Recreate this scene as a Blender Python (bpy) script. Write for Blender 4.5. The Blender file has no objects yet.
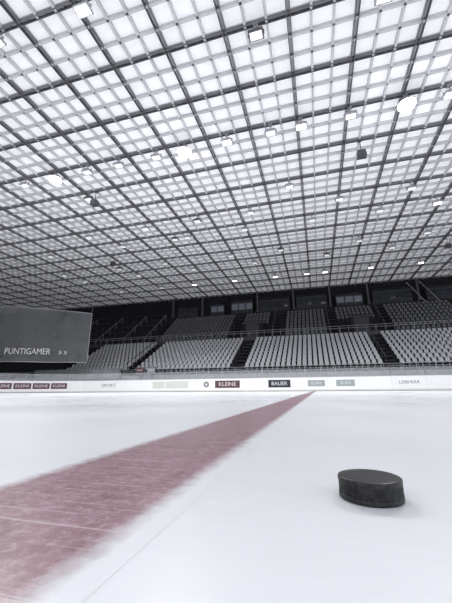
import bpy, math, random
from mathutils import Matrix, Vector
random.seed(4)
S=bpy.context.scene
COL=S.collection
S.view_settings.view_transform='Standard'
S.view_settings.look='None'

# ------------------------------------------------------------ materials
def mat(name,col,rough=0.6,metal=0.0,spec=0.3,noise=0.0,nscale=5.0,emit=None,es=0.0,bump=0.0):
    m=bpy.data.materials.new(name); m.use_nodes=True
    nt=m.node_tree; b=nt.nodes['Principled BSDF']
    b.inputs['Base Color'].default_value=(*col,1)
    b.inputs['Roughness'].default_value=rough
    b.inputs['Metallic'].default_value=metal
    b.inputs['Specular IOR Level'].default_value=spec
    if emit:
        b.inputs['Emission Color'].default_value=(*emit,1)
        b.inputs['Emission Strength'].default_value=es
    if noise>0 or bump>0:
        tc=nt.nodes.new('ShaderNodeTexCoord'); n=nt.nodes.new('ShaderNodeTexNoise')
        n.inputs['Scale'].default_value=nscale; n.inputs['Detail'].default_value=5
        nt.links.new(tc.outputs['Object'],n.inputs['Vector'])
        if noise>0:
            r=nt.nodes.new('ShaderNodeValToRGB')
            r.color_ramp.elements[0].position=.3; r.color_ramp.elements[1].position=.7
            r.color_ramp.elements[0].color=(*[c*(1-noise) for c in col],1)
            r.color_ramp.elements[1].color=(*[min(1,c*(1+noise)) for c in col],1)
            nt.links.new(n.outputs['Fac'],r.inputs['Fac']); nt.links.new(r.outputs['Color'],b.inputs['Base Color'])
        if bump>0:
            bp=nt.nodes.new('ShaderNodeBump'); bp.inputs['Strength'].default_value=bump
            bp.inputs['Distance'].default_value=.01
            nt.links.new(n.outputs['Fac'],bp.inputs['Height']); nt.links.new(bp.outputs['Normal'],b.inputs['Normal'])
    return m

M_panel_fill=mat('ceiling_panel_fill_glow',(.80,.80,.82),.8,noise=.04,nscale=.6,emit=(.96,.97,1),es=.31)  # white panels with an added glow, even fill light for the whole hall
M_rib=mat('ceiling_rib',(.62,.62,.64),.6,noise=.05,nscale=2)
M_beam=mat('beam_paint',(.17,.17,.18),.5,noise=.1,nscale=2)
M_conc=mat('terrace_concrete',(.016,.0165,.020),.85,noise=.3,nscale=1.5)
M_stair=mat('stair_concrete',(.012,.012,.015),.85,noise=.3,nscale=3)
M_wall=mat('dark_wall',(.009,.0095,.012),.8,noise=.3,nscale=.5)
M_front=mat('front_wall',(.25,.255,.265),.7,noise=.15,nscale=.8)
M_floor=mat('rubber_floor',(.12,.12,.13),.8,noise=.2,nscale=3)
M_seat=mat('seat_plastic',(.45,.455,.475),.45,noise=.06,nscale=2)
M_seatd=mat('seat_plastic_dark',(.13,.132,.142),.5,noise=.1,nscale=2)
M_rail=mat('rail_steel',(.32,.325,.34),.4,metal=.3)
M_raild=mat('rail_dark',(.07,.07,.08),.5,metal=.3)
M_board=mat('board_white',(.88,.88,.88),.35,spec=.4,noise=.03,nscale=1)
M_kick=mat('board_kickplate',(.70,.69,.64),.4)
M_cap=mat('board_cap',(.45,.46,.49),.4)
M_col=mat('column_grey',(.09,.09,.10),.5)
M_strut=mat('strut_grey',(.20,.20,.22),.5)
M_red=mat('advert_red',(.12,.055,.066),.5)
M_blk=mat('advert_black',(.035,.035,.045),.5)
M_grn=mat('advert_green',(.64,.67,.60),.5)
M_gry=mat('advert_grey',(.34,.38,.38),.5)
M_wht=mat('print_white',(.72,.72,.74),.5)
M_dull=mat('print_grey',(.62,.62,.64),.6)
M_ink=mat('print_dark',(.22,.22,.24),.5)
M_house=mat('lamp_housing',(.42,.42,.45),.4,metal=.2)
M_housed=mat('lamp_housing_dark',(.10,.10,.11),.4,metal=.2)
M_lit=mat('lamp_lens_lit',(1,1,1),.3,emit=(1,1,1),es=45)
M_sml=mat('lamp_lens_small',(1,1,1),.3,emit=(1,1,1),es=7)
M_dim=mat('lamp_lens_dim',(.82,.83,.86),.2,emit=(1,1,1),es=.6)
M_hem=mat('banner_hem',(.36,.36,.38),.9)
M_cab=mat('cabin_panel',(.035,.036,.042),.6,noise=.15,nscale=2)
M_pane=mat('cabin_window',(.15,.16,.19),.15,spec=.6,emit=(.7,.8,1),es=.03)
M_pane2=mat('cabin_window_dark',(.03,.035,.045),.1,spec=.6)

def thin(name,col,fac,net=False):
    m=bpy.data.materials.new(name); m.use_nodes=True; nt=m.node_tree
    for n in list(nt.nodes): nt.nodes.remove(n)
    o=nt.nodes.new('ShaderNodeOutputMaterial'); mx=nt.nodes.new('ShaderNodeMixShader')
    t=nt.nodes.new('ShaderNodeBsdfTransparent'); g=nt.nodes.new('ShaderNodeBsdfDiffuse')
    g.inputs['Color'].default_value=(*col,1); mx.inputs['Fac'].default_value=fac
    if net:
        tc=nt.nodes.new('ShaderNodeTexCoord'); n=nt.nodes.new('ShaderNodeTexNoise'); n.inputs['Scale'].default_value=.8
        r=nt.nodes.new('ShaderNodeMapRange'); r.inputs['From Min'].default_value=.3; r.inputs['From Max'].default_value=.7
        r.inputs['To Min'].default_value=fac-.1; r.inputs['To Max'].default_value=min(1,fac+.1)
        nt.links.new(tc.outputs['Object'],n.inputs['Vector']); nt.links.new(n.outputs['Fac'],r.inputs['Value']); nt.links.new(r.outputs[0],mx.inputs['Fac'])
    nt.links.new(t.outputs[0],mx.inputs[1]); nt.links.new(g.outputs[0],mx.inputs[2]); nt.links.new(mx.outputs[0],o.inputs['Surface'])
    return m
M_glass=thin('board_glass',(.85,.88,.92),.14)
M_fab=thin('banner_mesh_fabric',(.15,.152,.16),.74,True)

ICE=(.83,.84,.86)
def ice_mat(name,red=None):
    m=bpy.data.materials.new(name); m.use_nodes=True; nt=m.node_tree; L=nt.links
    b=nt.nodes['Principled BSDF']
    def N(t,**k):
        n=nt.nodes.new(t)
        for a,v in k.items(): setattr(n,a,v)
        return n
    geo=N('ShaderNodeNewGeometry')
    def noise(scale,detail=4,vec=None,rough=.55):
        n=N('ShaderNodeTexNoise'); n.inputs['Scale'].default_value=scale; n.inputs['Detail'].default_value=detail
        n.inputs['Roughness'].default_value=rough
        L.new(vec or geo.outputs['Position'],n.inputs['Vector']); return n
    def ramp(src,p0,c0,p1,c1):
        r=N('ShaderNodeValToRGB'); r.color_ramp.elements[0].position=p0; r.color_ramp.elements[1].position=p1
        r.color_ramp.elements[0].color=(*c0,1) if len(c0)==3 else c0; r.color_ramp.elements[1].color=(*c1,1) if len(c1)==3 else c1
        L.new(src,r.inputs['Fac']); return r
    def mix(fac,a,bb,mode='MIX'):
        x=N('ShaderNodeMix'); x.data_type='RGBA'; x.blend_type=mode
        if hasattr(fac,'links'): L.new(fac,x.inputs[0])
        else: x.inputs[0].default_value=fac
        for s,i in ((a,6),(bb,7)):
            if hasattr(s,'links'): L.new(s,x.inputs[i])
            else: x.inputs[i].default_value=(*s,1)
        return x.outputs[2]
    def scratch(rot,sx,sy,lo,hi,scale=1.0):
        mp=N('ShaderNodeMapping'); mp.inputs['Rotation'].default_value=(0,0,rot); mp.inputs['Scale'].default_value=(sx,sy,1)
        L.new(geo.outputs['Position'],mp.inputs['Vector'])
        n=noise(scale,3,mp.outputs['Vector'])
        return ramp(n.outputs['Fac'],lo,(0,0,0),hi,(1,1,1)).outputs['Color']
    n1=noise(.55,5); cl=ramp(n1.outputs['Fac'],.35,tuple(c*.95 for c in ICE),.65,tuple(min(1,c*1.05) for c in ICE)).outputs['Color']
    col=cl
    s1=scratch(.35,2.6,210,.64,.74); s2=scratch(-1.1,2.8,180,.62,.72); s3=scratch(1.75,2.4,240,.61,.73)
    s4=scratch(-.7,1.6,90,.64,.72); s5=scratch(1.15,2.0,150,.62,.72)
    sA=mix(1.0,s1,s2,'ADD'); sA=mix(1.0,sA,s3,'ADD'); sA=mix(1.0,sA,s4,'ADD'); sA=mix(1.0,sA,s5,'ADD')
    if red:
        x0,x1=red
        sp=N('ShaderNodeSeparateXYZ'); L.new(geo.outputs['Position'],sp.inputs[0])
        cx=(x0+x1)/2; hw=(x1-x0)/2
        a=N('ShaderNodeMath',operation='SUBTRACT'); L.new(sp.outputs['X'],a.inputs[0]); a.inputs[1].default_value=cx
        a2=N('ShaderNodeMath',operation='ABSOLUTE'); L.new(a.outputs[0],a2.inputs[0])
        en=noise(45,4); e2=N('ShaderNodeMath',operation='MULTIPLY_ADD'); L.new(en.outputs['Fac'],e2.inputs[0]); e2.inputs[1].default_value=.03; L.new(a2.outputs[0],e2.inputs[2])
        mr=N('ShaderNodeMapRange'); L.new(e2.outputs[0],mr.inputs['Value'])
        mr.inputs['From Min'].default_value=hw+.015-.024; mr.inputs['From Max'].default_value=hw+.015+.008
        mr.inputs['To Min'].default_value=.95; mr.inputs['To Max'].default_value=0
        rn=noise(20,9,rough=.85); rc=ramp(rn.outputs['Fac'],.36,(.205,.085,.108),.66,(.41,.245,.28)).outputs['Color']
        rn2=noise(80,6,rough=.7); rm=ramp(rn2.outputs['Fac'],.50,(0,0,0),.70,(.7,.7,.7)).outputs['Color']
        rc=mix(rm,rc,(.50,.37,.40))
        x=N('ShaderNodeMath',operation='MULTIPLY'); L.new(sA,x.inputs[0]); x.inputs[1].default_value=.6
        rc=mix(x.outputs[0],rc,(.60,.49,.52))
        col=mix(mr.outputs[0],cl,rc)
    else:
        x=N('ShaderNodeMath',operation='MULTIPLY'); L.new(sA,x.inputs[0]); x.inputs[1].default_value=.3
        col=mix(x.outputs[0],col,(.94,.945,.95))
    L.new(col,b.inputs['Base Color'])
    rr=ramp(n1.outputs['Fac'],.3,(.24,.24,.24),.7,(.38,.38,.38)); L.new(rr.outputs['Color'],b.inputs['Roughness'])
    b.inputs['Specular IOR Level'].default_value=.35
    bp=N('ShaderNodeBump'); bp.inputs['Strength'].default_value=.08; bp.inputs['Distance'].default_value=.001
    L.new(sA,bp.inputs['Height']); L.new(bp.outputs['Normal'],b.inputs['Normal'])
    return m

# ------------------------------------------------------------ mesh builder
class MB:
    def __init__(s): s.v=[]; s.f=[]; s.m=[]
    def box(s,cx,cy,cz,sx,sy,sz,mi=0,taper=1.0,tz=0):
        i=len(s.v); x,y,z=sx/2,sy/2,sz/2
        for dz in (-1,1):
            t=taper if dz>0 else 1
            for dx,dy in ((-1,-1),(1,-1),(1,1),(-1,1)): s.v.append((cx+dx*x*t,cy+dy*y*t,cz+dz*z))
        for q in ((3,2,1,0),(4,5,6,7),(0,1,5,4),(1,2,6,5),(2,3,7,6),(3,0,4,7)):
            s.f.append(tuple(i+k for k in q)); s.m.append(mi)
    def prof(s,pts,x0,x1,mi=0):   # extrude y,z polygon along x
        i=len(s.v); n=len(pts)
        for x in (x0,x1):
            for y,z in pts: s.v.append((x,y,z))
        for k in range(n):
            k2=(k+1)%n; s.f.append((i+k,i+k2,i+n+k2,i+n+k)); s.m.append(mi)
        s.f.append(tuple(i+k for k in range(n))[::-1]); s.m.append(mi)
        s.f.append(tuple(i+n+k for k in range(n))); s.m.append(mi)
    def tube(s,a,b,r,n=8,mi=0):
        a=Vector(a); b=Vector(b); d=(b-a).normalized()
        u=d.orthogonal().normalized(); w=d.cross(u); i=len(s.v)
        for p in (a,b):
            for k in range(n):
                t=2*math.pi*k/n; s.v.append(tuple(p+u*math.cos(t)*r+w*math.sin(t)*r))
        for k in range(n):
            k2=(k+1)%n; s.f.append((i+k,i+k2,i+n+k2,i+n+k)); s.m.append(mi)
        s.f.append(tuple(i+k for k in range(n))[::-1]); s.m.append(mi)
        s.f.append(tuple(i+n+k for k in range(n))); s.m.append(mi)
    def lathe(s,prof,n=64,mi=0):
        i=len(s.v)
        for r,z in prof:
            for k in range(n):
                t=2*math.pi*k/n; s.v.append((r*math.cos(t),r*math.sin(t),z))
        for j in range(len(prof)-1):
            for k in range(n):
                k2=(k+1)%n; s.f.append((i+j*n+k,i+j*n+k2,i+(j+1)*n+k2,i+(j+1)*n+k)); s.m.append(mi)
        s.f.append(tuple(i+k for k in range(n))[::-1]); s.m.append(mi)
        s.f.append(tuple(i+(len(prof)-1)*n+k for k in range(n))); s.m.append(mi)
    def mesh(s,name,mats):
        me=bpy.data.meshes.new(name); me.from_pydata(s.v,[],s.f)
        for m in mats: me.materials.append(m)
        me.polygons.foreach_set('material_index',s.m); me.update(); return me
def add(name,me,loc=(0,0,0),rz=0,parent=None,label=None,cat=None,group=None,kind=None):
    o=bpy.data.objects.new(name,me); COL.objects.link(o); o.location=loc; o.rotation_euler=(0,0,rz)
    if parent: o.parent=parent
    if label: o['label']=label
    if cat: o['category']=cat
    if group: o['group']=group
    if kind: o['kind']=kind
    return o
def text(body,size,mt,name,parent,loc,rot=(math.pi/2,0,0),ext=.004,xs=1.0,space=1.0):
    c=bpy.data.curves.new(name,'FONT'); c.body=body; c.size=size; c.align_x='CENTER'; c.align_y='CENTER'; c.extrude=ext; c.space_character=space
    t=bpy.data.objects.new('tmp',c); COL.objects.link(t)
    dg=bpy.context.evaluated_depsgraph_get(); me=bpy.data.meshes.new_from_object(t.evaluated_get(dg))
    bpy.data.objects.remove(t); me.materials.clear(); me.materials.append(mt)
    o=bpy.data.objects.new(name,me); COL.objects.link(o); o.parent=parent; o.location=loc; o.rotation_euler=rot; o.scale=(xs,1,1)
    return o

# ------------------------------------------------------------ dimensions
BY=28.0; AX=-20.9; AR=8.0; AY=BY-AR
XR=30.0; XL=-58.0; YN=-8.0; YB=48.2; CZ=15.05
RED=(-.455,-.188)

# ------------------------------------------------------------ ice, line, floor
pts=[(XR,-2.0),(XR,BY)]
for k in range(0,25):
    a=math.radians(90+90*k/24); pts.append((AX+AR*math.cos(a),AY+AR*math.sin(a)))
pts.append((AX-AR,-2.0))
me=bpy.data.meshes.new('ice'); me.from_pydata([(x,y,0) for x,y in pts]+[(x,y,-.05) for x,y in pts],[],
   [tuple(range(len(pts)))]+[(i,i+len(pts),(i+1)%len(pts)+len(pts),(i+1)%len(pts)) for i in range(len(pts))])
me.materials.append(ice_mat('rink_ice'))
add('ice_sheet',me,label='smooth white scratched ice sheet of the rink',cat='ice',kind='structure')
w=.03
me=bpy.data.meshes.new('rink_line'); me.from_pydata([(RED[0]-w,-2,.00025),(RED[1]+w,-2,.00025),(RED[1]+w,BY-.02,.00025),(RED[0]-w,BY-.02,.00025)],[],[(0,1,2,3)])
me.materials.append(ice_mat('red_line_ice',RED))
add('rink_line',me,label='wide dusty red centre line frozen in the scratched ice',cat='rink line')
m=MB(); m.box((XL+XR)/2,(YN+YB)/2,-.10,XR-XL,YB-YN,.1)
add('floor',m.mesh('floor',[M_floor]),kind='structure')

# ------------------------------------------------------------ ceiling
CELL=2.7/3; OY=-1.0
m=MB()
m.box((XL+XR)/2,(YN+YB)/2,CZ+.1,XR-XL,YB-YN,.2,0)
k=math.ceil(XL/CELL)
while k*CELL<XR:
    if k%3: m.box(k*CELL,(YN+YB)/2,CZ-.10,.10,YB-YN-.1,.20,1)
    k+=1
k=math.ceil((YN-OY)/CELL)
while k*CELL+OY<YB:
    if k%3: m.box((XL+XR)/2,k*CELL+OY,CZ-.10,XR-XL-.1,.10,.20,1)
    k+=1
add('ceiling',m.mesh('ceiling',[M_panel_fill,M_rib]),kind='structure')
def beam(length):
    m=MB()
    m.box(0,0,.10,length,.20,.06,1)
    for s in (-1,1):
        m.box(0,s*.075,-.01,length,.024,.19)
    n=int(length/.9)
    for i in range(n): m.box(-length/2+(i+.5)*length/n,0,.0,.03,.13,.06)
    return m.mesh('ceiling_beam',[M_beam,M_rib])
bx=beam(XR-XL-.2); by=beam(YB-YN-.2)
BZ=CZ-.14
k=math.ceil(XL/2.7)
while k*2.7<XR-.3:
    if k*2.7>XL+.3: add('ceiling_beam',by,(k*2.7,(YN+YB)/2,BZ-.02),math.pi/2,label='long dark grey double steel roof beam running across the hall',cat='beam',group='roof grid beams')
    k+=1
k=math.ceil((YN-OY)/2.7)
while k*2.7+OY<YB-.3:
    if k*2.7+OY>YN+.3: add('ceiling_beam',bx,((XL+XR)/2,k*2.7+OY,BZ),0,label='long dark grey double steel roof beam running along the hall',cat='beam',group='roof grid beams')
    k+=1
BB=BZ-.11   # underside of beams

# ------------------------------------------------------------ ceiling lamps
def lamp_meshes():
    h=MB(); h.box(0,0,0,.62,.44,.10); h.box(0,0,.12,.62,.44,.14,taper=.6); h.box(0,0,.22,.16,.16,.08)
    for s in (-1,1): h.box(s*.33,0,.06,.03,.08,.20)
    b=MB(); b.tube((0,0,.24),(0,0,.52),.03); b.box(0,0,.51,.22,.22,.03); b.box(0,0,.16,.70,.05,.03)
    l=MB(); l.box(0,0,-.065,.50,.32,.03)
    return h,b,l
h,b,l=lamp_meshes()
HM=h.mesh('lamp_housing',[M_house]); HD=h.mesh('lamp_housing_dark',[M_housed]); BM=b.mesh('bracket',[M_rail])
LL=l.mesh('lamp_lens_small',[M_sml]); LD=l.mesh('lamp_lens',[M_dim])
big=MB(); big.lathe([(.18,.30),(.28,.16),(.40,.0),(.44,-.05),(.42,-.06)],32)
BH=big.mesh('lamp_housing_round',[M_house])
bl=MB(); bl.lathe([(.40,-.062),(.41,-.068),(.38,-.16),(.30,-.24),(.16,-.30),(.05,-.31)],32)
BLM=bl.mesh('lamp_lens_round',[M_lit])
LZ=BB-.525
def lamp(x,y,mode):
    y=OY+2.7*round((y-OY)/2.7)
    lab={'lit':'round hall floodlight glowing brilliant white under the roof grid','small':'small lit lamp glowing under the roof grid','dim':'small grey box lamp hanging under the roof grid','dark':'dark unlit box lamp hanging under the roof grid'}[mode]
    o=add('ceiling_lamp',None,(x,y,LZ),0,label=lab,cat='ceiling lamp',group='hall ceiling lamps')
    add('lamp_housing',BH if mode=='lit' else (HD if mode=='dark' else HM),parent=o)
    add('bracket',BM,parent=o)
    add('lamp_lens',BLM if mode=='lit' else (LL if mode=='small' else LD),parent=o)
    if mode=='lit':
        L=bpy.data.lights.new('flood','SPOT'); L.energy=5000; L.spot_size=2.6; L.spot_blend=.6; L.shadow_soft_size=.4; L.color=(.98,.985,1)
        lo=bpy.data.objects.new('floodlight_glow',L); COL.objects.link(lo); lo.parent=o; lo.location=(0,0,-.40)
R15=[(-16.4,'lit'),(-13.8,'dim'),(-11.4,'dim'),(-8.7,'dim'),(-6.8,'lit'),(-4.1,'small'),(-1.5,'dim'),(.2,'small'),(2.8,'dim'),(5.5,'lit'),(7.5,'small'),(-19,'dim'),(-24.3,'dim')]
for x,md in R15: lamp(x,15.2,md)
for x,md in ((-7.6,'small'),(-11.9,'small')): lamp(x,7.1,md)
for x,md in ((-1.35,'dark'),(3.5,'dim')): lamp(x,9.8,md)
for x,y,md in ((-.9,20,'dim'),(-15.8,18.2,'dark'),(7.7,23.4,'dim'),(2.7,23.4,'dim'),(-4.3,23.6,'dim'),(-9.0,23.4,'dark'),(-20,23.4,'dim'),(-14,23.4,'dim'),
   (6,27.1,'dim'),(10.2,27.2,'small'),(-11,27.3,'dim'),(-12.3,27.3,'dark'),(0.6,27.2,'dim'),(-5.4,27.2,'dim'),(-18,27.3,'dim'),(-27,27.3,'dim'),
   (-2.7,31.2,'dark'),(5,31.2,'dim'),(-8.1,31.2,'dim'),(-16,31.2,'dim'),(-22,31.2,'dark'),(-30,31.2,'dim'),(11,31.2,'dim'),
   (-6,35.1,'dim'),(2,35.1,'dark'),(8.5,35.1,'dim'),(-13.5,35.1,'dim'),(-21,35.1,'dim'),(-29,35.1,'dim'),
   (-9.7,40.2,'small'),(-4.3,40.2,'small'),(-.3,40.2,'small'),(1.9,40,'small'),(7.2,40,'small'),(12.6,40,'small'),(-15.5,40.2,'small'),(-20.5,40.2,'dim'),(-27,40.2,'dim')):
    lamp(x,y,md)
# loudspeakers hanging
sp=MB(); sp.box(0,0,0,.55,.45,.40,taper=.8); sp.box(0,-.24,0,.42,.03,.30); sp.tube((0,0,.15),(0,0,.97),.025); sp.box(0,0,.965,.24,.24,.03)
SPM=sp.mesh('loudspeaker',[M_housed])
for x,y in ((3.6,17.9),(-15.2,17.9),(-21,28.7),(13.5,34.1)):
    add('loudspeaker',SPM,(x,y,BB-.98),0,label='dark boxy loudspeaker hanging from the roof grid',cat='loudspeaker',group='hanging loudspeakers')

# ------------------------------------------------------------ stands
T1=dict(y0=31.0,z0=1.55,rows=10,d=.85,r=.46)
T2=dict(y0=40.0,z0=6.35,rows=9,d=.78,r=.58)
def tier(T,x0,x1,name,back):
    pts=[(T['y0'],0)]; y,z=T['y0'],T['z0']
    for i in range(T['rows']):
        pts.append((y,z)); y+=T['d']; pts.append((y,z)); z+=T['r']
    if back>y: pts.append((y,z)); pts.append((back,z))
    pts.append((pts[-1][0],0))
    m=MB(); m.prof(pts[::-1],x0,x1)
    return add(name,m.mesh(name,[M_conc]),label='dark concrete stepped spectator stand',cat='grandstand',group='grandstand tiers'),z
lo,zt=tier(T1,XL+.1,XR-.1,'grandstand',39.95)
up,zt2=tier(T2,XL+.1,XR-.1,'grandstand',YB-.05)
m=MB(); m.box((XL+XR)/2,30.9,.80,XR-XL-.4,.16,1.6); m.box((XL+XR)/2,30.9,1.63,XR-XL-.4,.22,.06)
add('trim_1',m.mesh('trim',[M_front]),kind='structure')
m=MB(); m.box((XL+XR)/2,39.93,6.4,XR-XL-.4,.10,.5)
add('trim_2',m.mesh('trim',[M_raild]),kind='structure')

def rowpos(T,i): return T['y0']+i*T['d'],T['z0']+i*T['r']
# seat mesh
s=MB()
s.box(0,-.02,.40,.38,.40,.05); s.box(0,-.20,.375,.38,.04,.08)
i0=len(s.v)
for (y,z,w) in ((.16,.40,.18),(.20,.60,.185),(.25,.80,.155)):
    s.v+=[(-w,y,z),(w,y,z),(w,y+.04,z),(-w,y+.04,z)]
for j in range(2):
    a=i0+4*j
    for q in ((0,1,5,4),(1,2,6,5),(2,3,7,6),(3,0,4,7)): s.f.append(tuple(a+t for t in q)); s.m.append(0)
s.f.append((i0+8,i0+9,i0+10,i0+11)); s.m.append(0)
s.box(0,.0,.19,.06,.16,.38)
SEAT=s.mesh('stadium_seat',[M_seat]); sv,sf=s.v,s.f
UP=[(-21.2,-11.2),(-9.6,-5.6),(-3.6,1.7),(3.0,8.0),(9.2,17.5),(18.7,28)]
LO=[(-29,-20.6),(-19.5,-8.4),(-7.1,5.9),(7.2,15.5),(16.8,28)]
seats=[]
for bl_ in LO:
    for i in range(1,T1['rows']):
        y,z=rowpos(T1,i); n=int((bl_[1]-bl_[0])/.52)
        for k in range(n): seats.append((bl_[0]+.26+k*.52,y+T1['d']-.36,z,0))
for bi,bl_ in enumerate(UP):
    for i in range(T2['rows']-1):
        if bi in(1,3) and i<4: continue
        y,z=rowpos(T2,i); n=int((bl_[1]-bl_[0])/.52)
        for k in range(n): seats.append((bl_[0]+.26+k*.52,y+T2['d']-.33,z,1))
def inview(p): return p[0]/p[1]<.42 and p[0]/p[1]>-1.1
seats.sort(key=lambda p:(not inview(p), p[0]**2+p[1]**2+p[2]**2))
for p in seats[:300]:
    add('stadium_seat',SEAT,p[:3],0,label='light grey plastic stadium seat with backrest on the terrace',cat='seat',group='grandstand seats')
V=[];F=[];MI=[]
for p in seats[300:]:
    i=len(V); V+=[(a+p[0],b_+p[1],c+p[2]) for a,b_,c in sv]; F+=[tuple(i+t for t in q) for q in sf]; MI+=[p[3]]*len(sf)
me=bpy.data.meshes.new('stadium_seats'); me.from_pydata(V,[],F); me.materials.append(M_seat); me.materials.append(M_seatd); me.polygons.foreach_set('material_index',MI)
add('stadium_seats',me,label='rows of grey plastic seats filling the stand',cat='seats',group='grandstand seats',kind='stuff')

# aisle stairs
def aisle(T,par,x,w):
    pts=[]; n=T['rows']-1
    y,z=rowpos(T,0)
    d,r=T['d']/2,T['r']/2
    yy=y+T['d']/2; zz=z+.002
    pts.append((yy,zz))
    for i in range(n*2-1):
        zz+=r; pts.append((yy,zz)); yy+=d; pts.append((yy,zz))
    pts.append((yy,zz-r*1.0))
    m=MB(); m.prof(pts[::-1],-w/2,w/2)
    for i in range(n):
        y,z=rowpos(T,i)
        m.box(0,y+T['d']/2+.03,z+T['r']/2+.008,w,.06,.012,1)
    add('stair_flight',m.mesh('stair_flight',[M_stair,M_rail]),(x,0,.001),parent=par)
for x in (-30,-20.05,-7.75,6.55,16.15): aisle(T1,lo,x,.9)
for x in (-22.2,-10.4,-4.6,2.35,8.6,18.1): aisle(T2,up,x,.9)

# handrails
def rail(p0,p1,hgt,posts,mt,lab,nm='handrail',bars=1):
    m=MB(); p0=Vector(p0); p1=Vector(p1)
    for b_ in range(bars):
        hh=hgt*(1-b_*.35)
        m.tube(p0+Vector((0,0,hh)),p1+Vector((0,0,hh)),.028)
    for i in range(posts+1):
        p=p0.lerp(p1,i/posts); m.tube(p,p+Vector((0,0,hgt)),.022)
    return add(nm,m.mesh(nm,[mt]),label=lab,cat='railing',group=nm+'s')
x=XL+1
while x<XR-4.1:
    rail((x,39.93,6.65),(x+3.9,39.93,6.65),.75,4,M_rail,'grey tubular steel railing at the front of the upper tier','railing',2); x+=4.0
x=XL+1
while x<XR-4.1:
    rail((x,30.9,1.66),(x+3.9,30.9,1.66),.6,3,M_rail,'grey tubular steel railing above the front wall of the stand','railing',2); x+=4.0
def slope_rail(T,x,i0,i1,mt):
    y0,z0=rowpos(T,i0); y1,z1=rowpos(T,i1)
    m=MB(); m.tube((x,y0+.1,z0+.95),(x,y1+.1,z1+.95),.035)
    for i in range(i0,i1+1,2):
        y,z=rowpos(T,i); m.tube((x,y+.1,z),(x,y+.1,z+.95),.025)
    add('handrail',m.mesh('handrail',[mt]),label='steel handrail climbing beside the aisle steps',cat='railing',group='handrails')
for x in (-31,-26.5,-23.0,-36,-41): slope_rail(T2,x,0,8,M_rail)
for x in (-10.9,-5.1,1.85,8.1,17.6): slope_rail(T2,x,0,8,M_raild)
for x in (-20.55,-8.25,6.05,15.6): slope_rail(T1,x,1,9,M_raild)
bm=MB(); bm.tube((-1.2,0,1.05),(1.2,0,1.05),.03); bm.tube((-1.1,0,0),(-1.1,0,1.05),.025); bm.tube((1.1,0,0),(1.1,0,1.05),.025)
BM2=bm.mesh('crush_barrier',[M_raild])
for i in range(0,9,2):
    for k in range(7):
        y,z=rowpos(T2,i); add('crush_barrier',BM2,(-24.5-k*3.4+(i%4)*.6,y+.15,z),0,label='grey steel barrier standing on the dark terrace',cat='barrier',group='terrace barriers')

vm=MB(); vm.box(0,0,1.15,2.6,.9,2.3,0); vm.box(0,-.47,1.0,1.7,.04,2.0,1); vm.box(0,-.46,2.15,2.7,.05,.12,2)
VM=vm.mesh('entrance_portal',[M_wall,M_blk,M_raild])
for x in (-7.6,5.5):
    add('entrance_portal',VM,(x,40.6,6.36),0,label='dark boxy stair entrance set into the upper stand',cat='entrance',group='stand entrances')

# back wall and cabins
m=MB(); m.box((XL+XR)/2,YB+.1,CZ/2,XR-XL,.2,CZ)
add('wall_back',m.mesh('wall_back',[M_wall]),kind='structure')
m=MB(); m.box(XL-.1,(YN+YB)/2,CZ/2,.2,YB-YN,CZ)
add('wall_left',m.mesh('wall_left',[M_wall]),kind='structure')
def cabin(x,w,hh,z,bright):
    m=MB(); m.box(0,0,hh/2,w,1.0,hh); m.box(0,-.55,hh+.03,w+.2,.9,.06)
    o=add('press_cabin',m.mesh('press_cabin',[M_cab]),(x,YB-.56,z),0,label='dark press cabin with a row of windows under the roof',cat='cabin',group='press cabins')
    n=max(2,int(w/1.1))
    pm=MB(); pm.box(0,0,0,w/n-.16,.03,hh*.5); PM=pm.mesh('window_pane',[M_pane if bright else M_pane2])
    for k in range(n): add('window_pane',PM,(-w/2+(k+.5)*w/n,-.515,hh*.55),parent=o)
    fm=MB(); fm.box(0,-.52,hh*.27,w,.05,.05); fm.box(0,-.52,hh*.84,w,.05,.05)
    add('window_frame',fm.mesh('window_frame',[M_raild]),parent=o)
for x,w,hh,b_ in ((-19.5,3.5,1.5,0),(-14.5,2.2,1.7,1),(-10.5,3.4,1.9,1),(-5.5,4.6,1.9,0),(0,4.4,1.9,0),(5.2,3.6,1.7,1),(10.8,5,1.9,0),(17,4,1.8,0)):
    cabin(x,w,hh,zt2+.02,b_)
cm=MB(); cm.box(0,0,(BB-zt2)/2,.22,.26,BB-zt2); cm.box(0,0,.1,.4,.4,.2)
CM=cm.mesh('roof_column',[M_col])
for x in (-22,-16.9,-8.0,-2.6,2.6,7.7,14,20):
    add('roof_column',CM,(x,YB-1.28,zt2+.001),0,label='grey steel column holding up the roof edge behind the stand',cat='column',group='roof edge columns')
for x in (14.2,15.8):
    m=MB(); m.tube((x,45.4,11.0),(x-1.4,47.2,14.35),.08,8); add('roof_strut',m.mesh('roof_strut',[M_strut]),label='slanted grey steel strut under the roof edge',cat='strut',group='roof struts')

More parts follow.
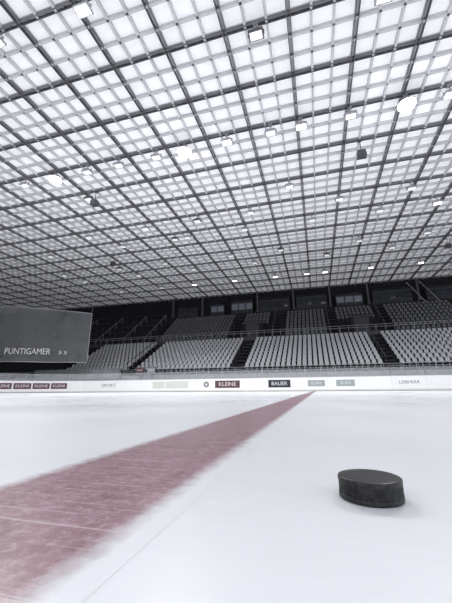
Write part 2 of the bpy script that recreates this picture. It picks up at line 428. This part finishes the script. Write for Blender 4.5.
m=MB(); m.box(0,0,.5,11,.25,1.0); m.box(0,-.02,1.04,11.2,.35,.08); 
for k in range(8): m.box(-5.2+k*1.48,-.13,.5,.06,.03,.95)
o=add('platform_wall',m.mesh('platform_wall',[M_front]),(-25.5,30.2,1.35),0,label='pale low platform wall on posts in front of the stand',cat='low wall')
for x in (-4,0,4):
    m=MB(); m.box(x,0,-.70,.2,.2,1.4); add('leg',m.mesh('leg',[M_raild]),parent=o)
for x in (-17.7,-16.4):
    m=MB(); m.box(0,0,0,1.0,.14,.62)
    o=add('display_screen',m.mesh('display_screen',[M_housed]),(x,30.3,2.15),0,label='small display on a post beside the rink',cat='screen',group='rink side displays')
    m=MB(); m.box(0,-.08,0,.86,.02,.48); add('screen',m.mesh('screen',[M_red if x<-17 else M_gry]),parent=o)
    m=MB(); m.tube((0,.02,-.3),(0,.02,-2.2),.04); add('post',m.mesh('post',[M_raild]),parent=o)
    text('KLEINE',.24,M_wht,'lettering',o,(0,-.095,0),xs=.8)

# ------------------------------------------------------------ boards
def section(L,loc,rz,glassy=True):
    p=MB(); p.box(0,.05,.60,L-.01,.08,.96)
    o=add('dasher_board',p.mesh('dasher_board',[M_board]),(loc[0],loc[1],.02),rz,label='white dasher board section with glass around the ice',cat='rink board',group='rink boards')
    p=MB(); p.box(0,.045,.07,L-.01,.10,.10); add('kickplate',p.mesh('kickplate',[M_kick]),parent=o)
    p=MB(); p.box(0,.05,1.10,L,.14,.04); add('cap_rail',p.mesh('cap_rail',[M_cap]),parent=o)
    if glassy:
        p=MB(); p.box(0,.05,1.12+.32,L-.06,.015,.64); add('glass_pane',p.mesh('glass_pane',[M_glass]),parent=o)
        p=MB(); p.box(-L/2+.02,.05,1.12+.33,.035,.05,.66); add('glass_post',p.mesh('glass_post',[M_rail]),parent=o)
    return o
def advert(o,w,mt,body,tm,size,dx=0,h=.62,xs=1.0):
    p=MB(); p.box(dx,.004,.60,w,.006,h); add('advert',p.mesh('advert',[mt]),parent=o)
    if body: text(body,size,tm,'lettering',o,(dx,-.002,.60),xs=xs)
secs={}
cx=-19.7
while cx<XR-2:
    secs[round(cx,1)]=section(2.4,(cx,BY),0); cx+=2.4
advert(secs[-7.7],2.25,M_red,'KLEINE',M_wht,.46,xs=1.1)
advert(secs[-2.9],1.85,M_blk,'BAUER',M_wht,.42,dx=-.26,xs=1.05)
advert(secs[-.5],1.35,M_gry,'ELAN',M_wht,.32,dx=.35,h=.5)
advert(secs[1.9],1.4,M_gry,'ELAN',M_wht,.32,dx=.2,h=.5)
advert(secs[6.7],1.9,M_board,'LIEBHERR',M_ink,.34)
advert(secs[-12.5],2.2,M_grn,'GRAZ',M_wht,.4)
advert(secs[-14.9],1.2,M_grn,'',M_wht,.4,dx=.55)
advert(secs[-19.7],2.0,M_board,'SPORT',M_ink,.45,xs=1.2)
m=MB(); m.lathe([(.26,-.004),(.26,.004)],28); e=add('emblem',m.mesh('emblem',[M_ink]),(.45,.0,.60),parent=secs[-10.1]); e.rotation_euler=(math.pi/2,0,0)
m=MB(); m.lathe([(.10,-.006),(.10,.006)],28); e=add('emblem',m.mesh('emblem',[M_wht]),(.45,-.002,.60),parent=secs[-10.1]); e.rotation_euler=(math.pi/2,0,0)
NS=8; chord=2*AR*math.sin(math.pi/4/NS)
for k in range(NS):
    a=math.radians(90+(k+.5)*90/NS); rr=AR*math.cos(math.pi/4/NS)
    o=section(chord,(AX+rr*math.cos(a),AY+rr*math.sin(a)),a-math.pi/2)
    if k>1: advert(o,chord-.12,M_red,'KLEINE',M_wht,.36,xs=1.0,h=.55)
for k in range(4): section(2.4,(AX-AR,AY-1.2-2.4*k),math.pi/2)

# ------------------------------------------------------------ hanging banner
A=Vector((-36.5,21.9)); B=Vector((-23.1,28.7)); d2=(B-A); LN=d2.length; rz=math.atan2(d2.y,d2.x)
zb,ztp=3.0,8.25; nx,nz=40,12; V=[];F=[]
for j in range(nz+1):
    for i in range(nx+1):
        u=i/nx; v=j/nz
        y=.18*math.sin(u*19)*(1-v*.6)+.12*math.sin(u*7+1)
        z=zb+(ztp-zb)*v + (.35*math.sin(math.pi*u))*v
        V.append((-LN/2+LN*u,y,z))
for j in range(nz):
    for i in range(nx):
        a=j*(nx+1)+i; F.append((a,a+1,a+nx+2,a+nx+1))
me=bpy.data.meshes.new('hanging_banner'); me.from_pydata(V,[],F); me.materials.append(M_fab)
for p in me.polygons: p.use_smooth=True
bn=add('hanging_banner',me,((A.x+B.x)/2,(A.y+B.y)/2,0),rz,label='large dark grey mesh fabric banner hanging over the rink corner',cat='banner')
hm=MB()
for i in range(nx):
    for j in (0,nz):
        hm.tube(V[j*(nx+1)+i],V[j*(nx+1)+i+1],.04,6)
hm.tube(V[nx],V[nz*(nx+1)+nx],.035,6)
add('hem',hm.mesh('hem',[M_hem]),parent=bn,label='pale hem rope around the banner')
for i in (0,10,20,30,nx):
    p=V[nz*(nx+1)+i]; cb=MB(); cb.tube(p,(p[0],p[1],BB),.015,6)
    add('cable',cb.mesh('cable',[M_rail]),parent=bn)
text('PUNTIGAMER',.86,M_dull,'lettering',bn,(1.9,-.36,4.0),xs=.80,ext=.01)
text('» »',.80,M_dull,'lettering',bn,(-1.6,-.36,4.0),xs=.8,ext=.01)
text('» »',.80,M_dull,'lettering',bn,(5.2,-.36,4.0),xs=.8,ext=.01)

# ------------------------------------------------------------ puck
def puck_mat():
    m=bpy.data.materials.new('puck_rubber'); m.use_nodes=True; nt=m.node_tree; L=nt.links; b=nt.nodes['Principled BSDF']
    tc=nt.nodes.new('ShaderNodeTexCoord')
    n=nt.nodes.new('ShaderNodeTexNoise'); n.inputs['Scale'].default_value=160; n.inputs['Detail'].default_value=8; L.new(tc.outputs['Object'],n.inputs['Vector'])
    r=nt.nodes.new('ShaderNodeValToRGB'); e=r.color_ramp.elements
    e[0].position=.42; e[0].color=(.009,.009,.010,1); e[1].position=.85; e[1].color=(.055,.055,.06,1)
    L.new(n.outputs['Fac'],r.inputs['Fac']); L.new(r.outputs['Color'],b.inputs['Base Color'])
    b.inputs['Roughness'].default_value=.42; b.inputs['Specular IOR Level'].default_value=.35
    bp=nt.nodes.new('ShaderNodeBump'); bp.inputs['Strength'].default_value=.15; bp.inputs['Distance'].default_value=.0003
    L.new(n.outputs['Fac'],bp.inputs['Height']); L.new(bp.outputs['Normal'],b.inputs['Normal'])
    return m
PR,PH=.0381,.0254
pk=MB(); n=160
prof=[(PR-.0024,0,0),(PR-.0010,.0005,0),(PR-.0002,.0014,0),(PR,.0026,0),(PR,.0058,0),(PR-.0006,.0063,0)]
zz=.0068
while zz<.0186: prof.append((PR-.0004,zz,1)); zz+=.0012
prof+=[(PR-.0006,.0190,0),(PR,.0195,0),(PR,.0228,0),(PR-.0002,.0240,0),(PR-.0010,.0249,0),(PR-.0024,.0254,0),(PR-.006,.0254,0),(PR-.0068,.0251,0)]
for j,(r_,z_,kn) in enumerate(prof):
    for k in range(n):
        t=2*math.pi*k/n; rr=r_-(.0007 if kn and (k//2+j)%2 else 0)
        pk.v.append((rr*math.cos(t),rr*math.sin(t),z_))
for j in range(len(prof)-1):
    for k in range(n):
        k2=(k+1)%n; pk.f.append((j*n+k,j*n+k2,(j+1)*n+k2,(j+1)*n+k)); pk.m.append(0)
pk.f.append(tuple(range(n))[::-1]); pk.m.append(0); pk.f.append(tuple((len(prof)-1)*n+k for k in range(n))); pk.m.append(0)
pm_=pk.mesh('hockey_puck',[puck_mat()])
add('hockey_puck',pm_,(.0530,.485,.0003),.4,label='black rubber ice hockey puck with knurled edge lying on the ice',cat='hockey puck')

# ------------------------------------------------------------ world and light
W=bpy.data.worlds.new('world'); S.world=W; W.use_nodes=True
W.node_tree.nodes['Background'].inputs[0].default_value=(.91,.94,1,1)
W.node_tree.nodes['Background'].inputs[1].default_value=1.25

# ------------------------------------------------------------ camera
f=320.0; yaw=math.radians(15.5); pit=math.atan(88.5/320); roll=math.radians(.4)
Fv=Vector((-math.sin(yaw)*math.cos(pit),math.cos(yaw)*math.cos(pit),math.sin(pit)))
Rv=Vector((math.cos(yaw),math.sin(yaw),0)); Uv=Rv.cross(Fv)
R2=Rv*math.cos(roll)-Uv*math.sin(roll); U2=Uv*math.cos(roll)+Rv*math.sin(roll)
cam=bpy.data.cameras.new('camera'); co=bpy.data.objects.new('camera',cam); COL.objects.link(co)
M=Matrix((( R2.x,U2.x,-Fv.x,0),(R2.y,U2.y,-Fv.y,0),(R2.z,U2.z,-Fv.z,0.132),(0,0,0,1)))
co.matrix_world=M
cam.sensor_fit='HORIZONTAL'; cam.sensor_width=36; cam.lens=f/452*36; cam.clip_start=.02; cam.clip_end=300
S.camera=co
